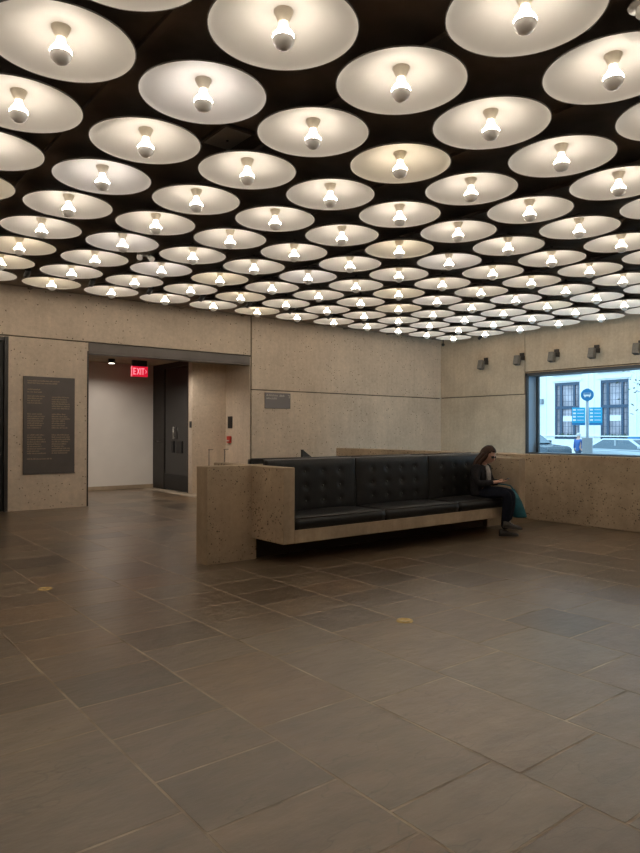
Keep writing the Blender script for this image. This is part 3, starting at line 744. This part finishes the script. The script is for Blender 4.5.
# trousers
V, Eg = [], []
addc([((.0, 0, .075), (.16, .115)), ((-.01, 0, .15), (.15, .105))])
for side in (-1, 1):
    kn = (.43, side*.075, .080); an = (.42, -.045, -.34) if side == 1 else (.375, -.03, -.47)
    addc([((.06, side*.10, .062), .104), ((.25, side*.09, .075), .097), (kn, .084), ((.428, kn[1]*.7+an[1]*.3, -.12), .080), (an, .064)], 0)
MB().mesh(skel([(L(*p_), r) for p_, r in V], Eg, 2)).build('trousers', ['trousers'], bodyo)
# trainers: flat foot on the floor, the other crossed over it
FA = math.radians(48)
def shoe(pos, pitch):
    T = Matrix.Translation(pos) @ Matrix.Rotation(FA-PI/2, 4, 'Z') @ Matrix.Rotation(pitch, 4, 'Y')
    prof_ = [(-.075, .040, .095), (-.05, .043, .11), (.0, .042, .10), (.06, .046, .075), (.12, .049, .056), (.175, .040, .045), (.20, .018, .034)]
    b = MB(); rows = []
    for x, w, h in prof_:
        rows.append([b.bm.verts.new(T @ Vector((x, w*c_, .02+(h-.02)*max(0, s_)**.8 if s_ > 0 else .018))) for c_, s_ in [(math.cos(t), math.sin(t)) for t in [PI*i/10 for i in range(11)]]])
    for r0_, r1_ in zip(rows[:-1], rows[1:]):
        for i in range(10): b.bm.faces.new((r0_[i], r1_[i], r1_[i+1], r0_[i+1])).smooth = True
        b.bm.faces.new((r0_[0], r0_[10], r1_[10], r1_[0]))
    b.bm.faces.new(rows[0]); b.bm.faces.new(rows[-1][::-1])
    so = b.build('shoe', ['shoe'], per)
    b = MB(); out = [(-.082, .0), (-.07, .036), (0, .040), (.07, .050), (.13, .052), (.18, .042), (.208, .012)]
    pts = out+[(x, -y) for x, y in out[::-1]]
    b.prism(pts, 'z', 0, .024); bmesh.ops.transform(b.bm, matrix=T, verts=b.bm.verts[:]); b.build('sole', ['sole'], so)
    b = MB()
    for k in range(4):
        x = .02+.025*k; z = .104-.013*k
        b.tube(T @ Vector((x, -.026, z-.012)), T @ Vector((x, .0, z)), .005, n=6).tube(T @ Vector((x, 0, z)), T @ Vector((x, .026, z-.012)), .005, n=6)
    b.build('laces', ['lace'], so)
shoe(Vector(L(.37, -.03, -.56)), 0)
shoe(Vector(L(.425, -.045, -.435))+Vector((-.02, -.02, 0)), .10)
# phone
ph = thing('smartphone', L(.36, 0, .265), 'dark phone held in both hands of the seated person', 'phone')
T = Matrix.Translation(L(.36, 0, .262)) @ loc3 @ Matrix.Rotation(math.radians(-28), 4, 'Y')
MB().box(-.075, .075, -.037, .037, -.005, .005, .003, mtx=T).build('case', ['phone'], ph)
MB().box(-.069, .069, -.033, .033, .005, .0056, mtx=T).build('screen', ['dark_glass'], ph)
# teal tote hanging in front of the seat edge
bag = thing('tote_bag', (8.52, 5.98, .26), 'teal cloth tote bag hanging beside the knees of the seated person', 'bag')
b = MB(); rows = []
RV = Vector((.606, -.796, 0)); DV = Vector((.796, .606, 0))       # the bag's width and thickness directions
for z, sh, hw, hd in ((.262, .055, .085, .030), (.285, .052, .100, .040), (.38, .030, .098, .046), (.50, .0, .080, .042), (.60, -.03, .060, .034), (.69, -.06, .030, .018)):
    n = 20
    rows.append([b.bm.verts.new(Vector((8.50, 5.985, z))+RV*(sh+hw*math.cos(t)+.004*math.sin(5*t+z*30))+DV*(hd*math.sin(t))) for t in [2*PI*i/n for i in range(n)]])
for r0_, r1_ in zip(rows[:-1], rows[1:]):
    for i in range(20): b.bm.faces.new((r0_[i], r0_[(i+1) % 20], r1_[(i+1) % 20], r1_[i])).smooth = True
b.bm.faces.new(rows[0]); b.bm.faces.new(rows[-1])
b.build('body', ['teal'], bag)
MB().mesh(skel([((8.47, 6.02, .685), .012), ((8.46, 6.06, .735), .012), ((8.42, 6.14, .75), .012), ((8.36, 6.22, .76), .012)], [(0, 1), (1, 2), (2, 3)], 1)).build('strap', ['teal'], bag)

# ------------------------------------------------------------------ the street beyond the window
ZS = -.20
struct(MB().box(XW+.5, 20.9, -30, 45, ZS-.3, ZS+.12).build('pavement_near', ['pavement']))
struct(MB().box(20.9, 31.5, -30, 45, ZS-.3, ZS).build('road', ['asphalt']))
struct(MB().box(31.5, 35.2, -30, 45, ZS-.3, ZS+.12).build('pavement_far', ['pavement']))
FX = 35.0
bl = thing('street_building', (FX, 19, ZS), 'pale stone building across the street with tall dark-framed windows', 'building')
wins = [(22.0, 20.42), (19.17, 17.58), (16.3, 14.75), (13.4, 11.85), (24.9, 23.3)]
b = MB(); ys = sorted({-8, 40} | {y for w in wins for y in w})
WZB, WZT = 1.12, 4.40
for a_, c_ in zip(ys[:-1], ys[1:]):
    if any(abs(a_-w[1]) < .01 and abs(c_-w[0]) < .01 for w in wins):
        b.box(FX, FX+.6, a_, c_, ZS, WZB); b.box(FX, FX+.6, a_, c_, WZT, 11)
    else: b.box(FX, FX+.6, a_, c_, ZS, 11)
b.box(FX+.6, FX+5, -8, 40, ZS, 11)
b.build('facade', ['limestone'], bl)
for (y1, y0) in wins:
    bay = (y1-y0)
    fr_ = MB()
    for y, w in ((y0+.05, .1), (y1-.05, .1), (y0+bay*.24, .12), (y0+bay*.76, .15)): fr_.box(FX+.05, FX+.13, y-w/2, y+w/2, WZB, WZT)
    for z, h in ((WZT-.08, .16), (WZB+.06, .12), (2.95, .17)): fr_.box(FX+.045, FX+.135, y0, y1, z-h/2, z+h/2)
    fo = fr_.build('window_frame', ['shop_frame'], bl)
    MB().box(FX+.15, FX+.17, y0, y1, WZB, WZT).build('window_glass', ['shop_glass'], fo)
    gr_ = MB()
    for k in range(1, 8): gr_.box(FX+.14, FX+.152, y0+bay*k/8-.012, y0+bay*k/8+.012, WZB, WZT)
    for k in range(1, 9): gr_.box(FX+.14, FX+.152, y0, y1, WZB+(WZT-WZB)*k/9-.012, WZB+(WZT-WZB)*k/9+.012)
    gr_.build('glazing_bars', ['shop_dark'], fo)
    st = MB().box(FX-.08, FX, y0-.15, y1+.15, WZT+.08, WZT+.22).box(FX-.12, FX, y0-.15, y1+.15, WZT+.42, WZT+.52)
    st.build('cornice', ['limestone'], bl)
    MB().box(FX+.10, FX+.14, y0+bay*.3, y1-bay*.3, 2.15, 2.45).build('window_blind', ['sign_white'], fo)
    rnd = random.Random(int(y0*10)); pb = MB()
    for k in range(9): pb.ball((FX+.10, y0+bay*(k+.5)/9, WZB+.15+rnd.uniform(0, .12)), rnd.uniform(.06, .10), n=8)
    pb.build('window_plants', ['leafgreen'], fo)
b = MB()
for y in (23.0, 22.6, 19.95, 19.6, 17.2, 16.8, 14.4): b.box(FX-.05, FX, y-.06, y+.06, ZS, 8)
b.box(FX-.09, FX, -8, 40, 1.28, 1.34)
b.build('pilaster_strips', ['limestone'], bl)
MB().box(FX-.25, FX, 22.72, 22.90, 3.2, 3.5, .02).build('wall_lantern', ['pole_grey'], bl)
# bus stop
bx, by = 20.0, 11.40
bs = thing('bus_stop_sign', (bx, by, ZS+.12), 'bus stop pole with round blue sign and two cyan panels', 'bus stop sign')
TB = Matrix.Translation((bx, by, 0)) @ Matrix.Rotation(math.radians(29.7), 4, 'Z')
# local frame: -x faces the lobby, y runs along the sign
def bb(b, *a, **k): return b.box(*a, mtx=TB, **k)
MB().tube((bx, by, ZS+.12), (bx, by, 2.95), .045).build('pole', ['pole_grey'], bs)
bb(MB(), -.14, .14, -.16, .16, ZS+.12, 1.36, bevel=.01).build('pole_base', ['pole_grey'], bs)
b = MB(); b.tube((-.07, 0, 2.735), (-.055, 0, 2.735), .195, n=32); bmesh.ops.transform(b.bm, matrix=TB, verts=b.bm.verts[:]); rd = b.build('round_sign', ['bus_blue'], bs)
b = MB()
bb(b, -.078, -.07, -.11, .11, 2.69, 2.80, bevel=.02); bb(b, -.078, -.07, -.085, -.05, 2.66, 2.69); bb(b, -.078, -.07, .05, .085, 2.66, 2.69)
bs_ic = b.build('bus_symbol', ['sign_white'], rd)
b = MB(); bb(b, -.081, -.078, -.09, .09, 2.745, 2.785); b.build('bus_symbol_window', ['bus_blue'], rd)
for y0, y1, lab in ((.06, .46, 'a'), (-.44, -.05, 'b')):
    b = MB(); bb(b, -.07, -.05, y0, y1, 1.84, 2.33); pn = b.build('route_panel', ['panel_cyan'], bs)
    b = MB(); bb(b, -.072, -.048, y0, y1, 1.76, 1.84); b.build('panel_foot', ['bus_blue'], pn)
    b = MB()
    for k in range(4):
        bb(b, -.074, -.07, y1-.12, y1-.03, 1.90+.11*k, 1.95+.11*k); bb(b, -.074, -.07, y0+.04, y1-.16, 1.915+.11*k, 1.935+.11*k)
    b.build('route_lettering', ['sign_white'], pn)
# cars
def car(name, x, y_front, label, prof, roof, width, paint, wheel_x, wr, rack=False):
    """prof: body side outline (distance back from the nose, height); roof: cabin outline; nose points to -y"""
    c = thing(name, (x, y_front+2.3, ZS), label, 'car')
    def loft(pts, hw0, hw1, zlo, zhi, nm, m_, par):
        b = MB(); cols = []
        for wf in (-1, -.82, 0, .82, 1):
            col = []
            for d_, z in pts:
                t = (z-zlo)/max(.01, zhi-zlo); hw = hw0+(hw1-hw0)*t
                drop = .04 if abs(wf) == 1 and t > .9 else 0
                col.append(b.bm.verts.new((x+wf*hw, y_front+d_, ZS+z-drop)))
            cols.append(col)
        n = len(pts)
        for A_, B_ in zip(cols[:-1], cols[1:]):
            for i in range(n):
                j = (i+1) % n; b.bm.faces.new((A_[i], A_[j], B_[j], B_[i])).smooth = False
        b.bm.faces.new(cols[0]); b.bm.faces.new(cols[-1][::-1])
        bmesh.ops.bevel(b.bm, geom=[e_ for e_ in b.bm.edges], offset=.02, segments=1, affect='EDGES')
        return b.build(nm, [m_], par)
    zl = [z for _, z in prof]; zr = [z for _, z in roof]
    bo = loft(prof, width/2, width/2-.06, min(zl), max(zl), 'body', paint, c)
    loft(roof, width/2-.05, width/2-.22, min(zr), max(zr), 'cabin', paint, c)
    # glass: side windows and windscreen set just proud of the cabin
    zmin, zmax = min(zr), max(zr)
    cy0 = sum(d_ for d_, _ in roof)/len(roof)
    win_ = [(cy0+(d_-cy0)*.86, zmin+.06+(z-zmin)*.80) for d_, z in roof]
    b = MB()
    for s_ in (-1, 1):
        def hwz(z): return width/2-.05-.17*(z-zmin)/(zmax-zmin)+.012
        f_ = b.bm.faces.new([b.bm.verts.new((x+s_*hwz(z), y_front+d_, ZS+z)) for d_, z in win_])
        r_ = bmesh.ops.extrude_face_region(b.bm, geom=[f_])
        for v_ in [q for q in r_['geom'] if isinstance(q, bmesh.types.BMVert)]: v_.co.x -= s_*.03
    b.build('side_glass', ['car_glass'], c)
    pil = MB()
    for s_ in (-1, 1):
        pil.box(x+s_*(width/2-.16)-.05, x+s_*(width/2-.10)+.06, y_front+cy0-.04, y_front+cy0+.04, ZS+zmin, ZS+zmax-.03)
    pil.build('door_pillar', [paint], c)
    f0, f1 = roof[0], roof[1]
    b = MB(); hw = width/2-.2
    q = [(x-hw, f0[0]+.08, f0[1]+.07), (x+hw, f0[0]+.08, f0[1]+.07), (x+hw*.88, f1[0]-.06, f1[1]-.06), (x-hw*.88, f1[0]-.06, f1[1]-.06)]
    fv = [b.bm.verts.new((a_, y_front+d_-.03, ZS+z+.02)) for a_, d_, z in q]; f_ = b.bm.faces.new(fv)
    r_ = bmesh.ops.extrude_face_region(b.bm, geom=[f_])
    for v_ in [g2 for g2 in r_['geom'] if isinstance(g2, bmesh.types.BMVert)]: v_.co.y += .03
    b.build('windscreen', ['car_glass'], c)
    for d_ in wheel_x:
        for s_ in (-1, 1):
            w_ = MB().tube((x+s_*(width/2-.22), y_front+d_, ZS+wr), (x+s_*(width/2+.01), y_front+d_, ZS+wr), wr, n=28).build('wheel', ['tyre'], c)
            MB().tube((x+s_*(width/2+.008), y_front+d_, ZS+wr), (x+s_*(width/2+.02), y_front+d_, ZS+wr), wr*.62, n=20).build('hub_cap', ['rim'], w_)
    for s_ in (-1, 1):
        MB().box(x+s_*(width/2-.30)-.13, x+s_*(width/2-.30)+.13, y_front-.02, y_front+.04, ZS+.66, ZS+.80, .01).build('headlight', ['sign_white'], c)
        MB().box(x+s_*(width/2+.08)-.09, x+s_*(width/2+.08)+.09, y_front+roof[0][0]+.25, y_front+roof[0][0]+.33, ZS+max(zl)+.02, ZS+max(zl)+.16, .02).build('wing_mirror', [paint], c)
    MB().box(x-.6, x+.6, y_front-.03, y_front+.03, ZS+.40, ZS+.60).build('grille', ['tyre'], c)
    if rack:
        for s_ in (-1, 1):
            MB().tube((x+s_*.62, y_front+roof[1][0]+.1, ZS+zmax+.07), (x+s_*.62, y_front+roof[2][0]-.1, ZS+zmax+.07), .025, n=8).build('roof_rail', ['tyre'], c)
    return c
car('parked_suv', 25.0, 15.45, 'dark off-road car with its nose showing at the left of the window',
    [(0, .40), (0, 1.02), (.08, 1.14), (.95, 1.22), (4.4, 1.22), (4.5, 1.05), (4.5, .40)], [(.85, 1.18), (1.45, 1.66), (4.2, 1.66), (4.42, 1.18)], 1.88, 'car_dark', (.80, 3.55), .40, True)
car('parked_hatchback', 29.5, 12.75, 'silver hatchback parked before the tall street window, behind the bus stop',
    [(0, .25), (0, .62), (.12, .74), (.95, .92), (3.6, .98), (3.85, .90), (3.9, .7), (3.9, .25)], [(.85, .90), (1.65, 1.43), (3.0, 1.45), (3.75, .95)], 1.75, 'car_silver', (.75, 3.15), .31)
# passer-by
px_, py_ = 32.2, 18.85
pb = thing('person', (px_, py_, ZS), 'passer-by in a blue coat across the street, beside the bus stop pole', 'person')
z0 = ZS
def Q(x, y, z): return (px_+x*.93, py_+y*.93, z0+z*.98)
vv = [(Q(0, 0, .88), (.15, .12)), (Q(0, 0, 1.10), (.16, .11)), (Q(0, 0, 1.32), (.17, .11)), (Q(0, 0, 1.42), (.07, .06)), (Q(0, 0, 1.50), (.075, .085)), (Q(0, 0, 1.58), (.085, .10)), (Q(0, 0, 1.67), (.06, .07))]
ee = [(i, i+1) for i in range(6)]
for s_ in (-1, 1):
    i0 = len(vv); vv += [(Q(0, s_*.19, 1.33), .06), (Q(.02, s_*.24, 1.08), .045), (Q(-.05, s_*.22, .86), .035), (Q(-.08, s_*.22, .77), .03)]; ee += [(2, i0), (i0, i0+1), (i0+1, i0+2), (i0+2, i0+3)]
    i0 = len(vv); vv += [(Q(0, s_*.09, .82), .085), (Q(-.01, s_*.095, .46), .06), (Q(0.02, s_*.10, .08), .04), (Q(-.12, s_*.10, .035), .035)]; ee += [(0, i0), (i0, i0+1), (i0+1, i0+2), (i0+2, i0+3)]
pbo = MB().mesh(skel(vv, ee, 2)).build('body', ['skin'], pb)
vv = [(Q(0, 0, .70), (.20, .15)), (Q(0, 0, .90), (.19, .15)), (Q(0, 0, 1.12), (.19, .14)), (Q(0, 0, 1.33), (.19, .13)), (Q(0, 0, 1.41), (.10, .09))]
ee = [(i, i+1) for i in range(4)]
for s_ in (-1, 1):
    i0 = len(vv); vv += [(Q(0, s_*.19, 1.33), .075), (Q(.02, s_*.25, 1.08), .062), (Q(-.05, s_*.23, .86), .052)]; ee += [(3, i0), (i0, i0+1), (i0+1, i0+2)]
MB().mesh(skel(vv, ee, 2)).build('coat', ['blue_coat'], pbo)
vv = [(Q(0, 0, .80), (.15, .12))]; ee = []
for s_ in (-1, 1):
    i0 = len(vv); vv += [(Q(0, s_*.09, .75), .095), (Q(-.01, s_*.095, .46), .075), (Q(.02, s_*.10, .12), .06)]; ee += [(0, i0), (i0, i0+1), (i0+1, i0+2)]
MB().mesh(skel(vv, ee, 2)).build('trousers', ['shop_frame'], pbo)
MB().ball(Q(.02, 0, 1.62), .118, (1, .95, 1), 14).build('hair', ['pale_hair'], pbo)
# street litter bin / post box at the right edge and a leafy twig above it
mbx = tag(MB().box(30.9, 31.4, 15.0, 15.6, ZS+.0, 1.32, .05).build('post_box', ['bus_blue']), 'blue street box at the right edge beyond the cars', 'post box'); rooted(mbx, (31.15, 15.3, ZS))
trr = thing('street_tree', (32.6, 15.35, ZS+.12), 'thin street tree whose leaves show at the right window edge', 'tree')
MB().mesh(skel([((32.6, 15.35, ZS+.12), .09), ((32.6, 15.35, 2.2), .07), ((32.62, 15.5, 4.2), .05), ((32.6, 15.3, 5.8), .03)], [(0, 1), (1, 2), (2, 3)], 1)).build('trunk', ['shop_frame'], trr)
b = MB(); rnd = random.Random(3)
for k in range(260):
    c_ = Vector((32.6+rnd.gauss(0, .5), 15.25+rnd.gauss(0, .55), 4.4+rnd.gauss(0, .9)))
    d_ = Vector((rnd.uniform(-1, 1), rnd.uniform(-1, 1), rnd.uniform(-.6, .6))).normalized()*.11; e_ = d_.cross(Vector((rnd.uniform(-1, 1), rnd.uniform(-1, 1), 1))).normalized()*.045
    b.bm.faces.new([b.bm.verts.new(c_+q) for q in (-d_, e_, d_, -e_)])
b.build('leaves', ['leafgreen'], trr, recalc=False)

# ------------------------------------------------------------------ light
w = bpy.data.worlds.new('sky'); S.world = w; w.use_nodes = True
bg = w.node_tree.nodes['Background']; bg.inputs['Color'].default_value = (.52, .80, 1.0, 1); bg.inputs['Strength'].default_value = 3.5
S.view_settings.view_transform = 'Standard'; S.view_settings.look = 'None'
S.view_settings.exposure = 0; S.view_settings.gamma = 1; S.view_settings.use_curve_mapping = False
S.cycles.max_bounces = 8; S.cycles.diffuse_bounces = 5; S.cycles.glossy_bounces = 4; S.cycles.transparent_max_bounces = 8
S.cycles.use_denoising = True; S.cycles.sample_clamp_indirect = 6; S.cycles.caustics_reflective = False; S.cycles.caustics_refractive = False
S.cycles.use_light_tree = True
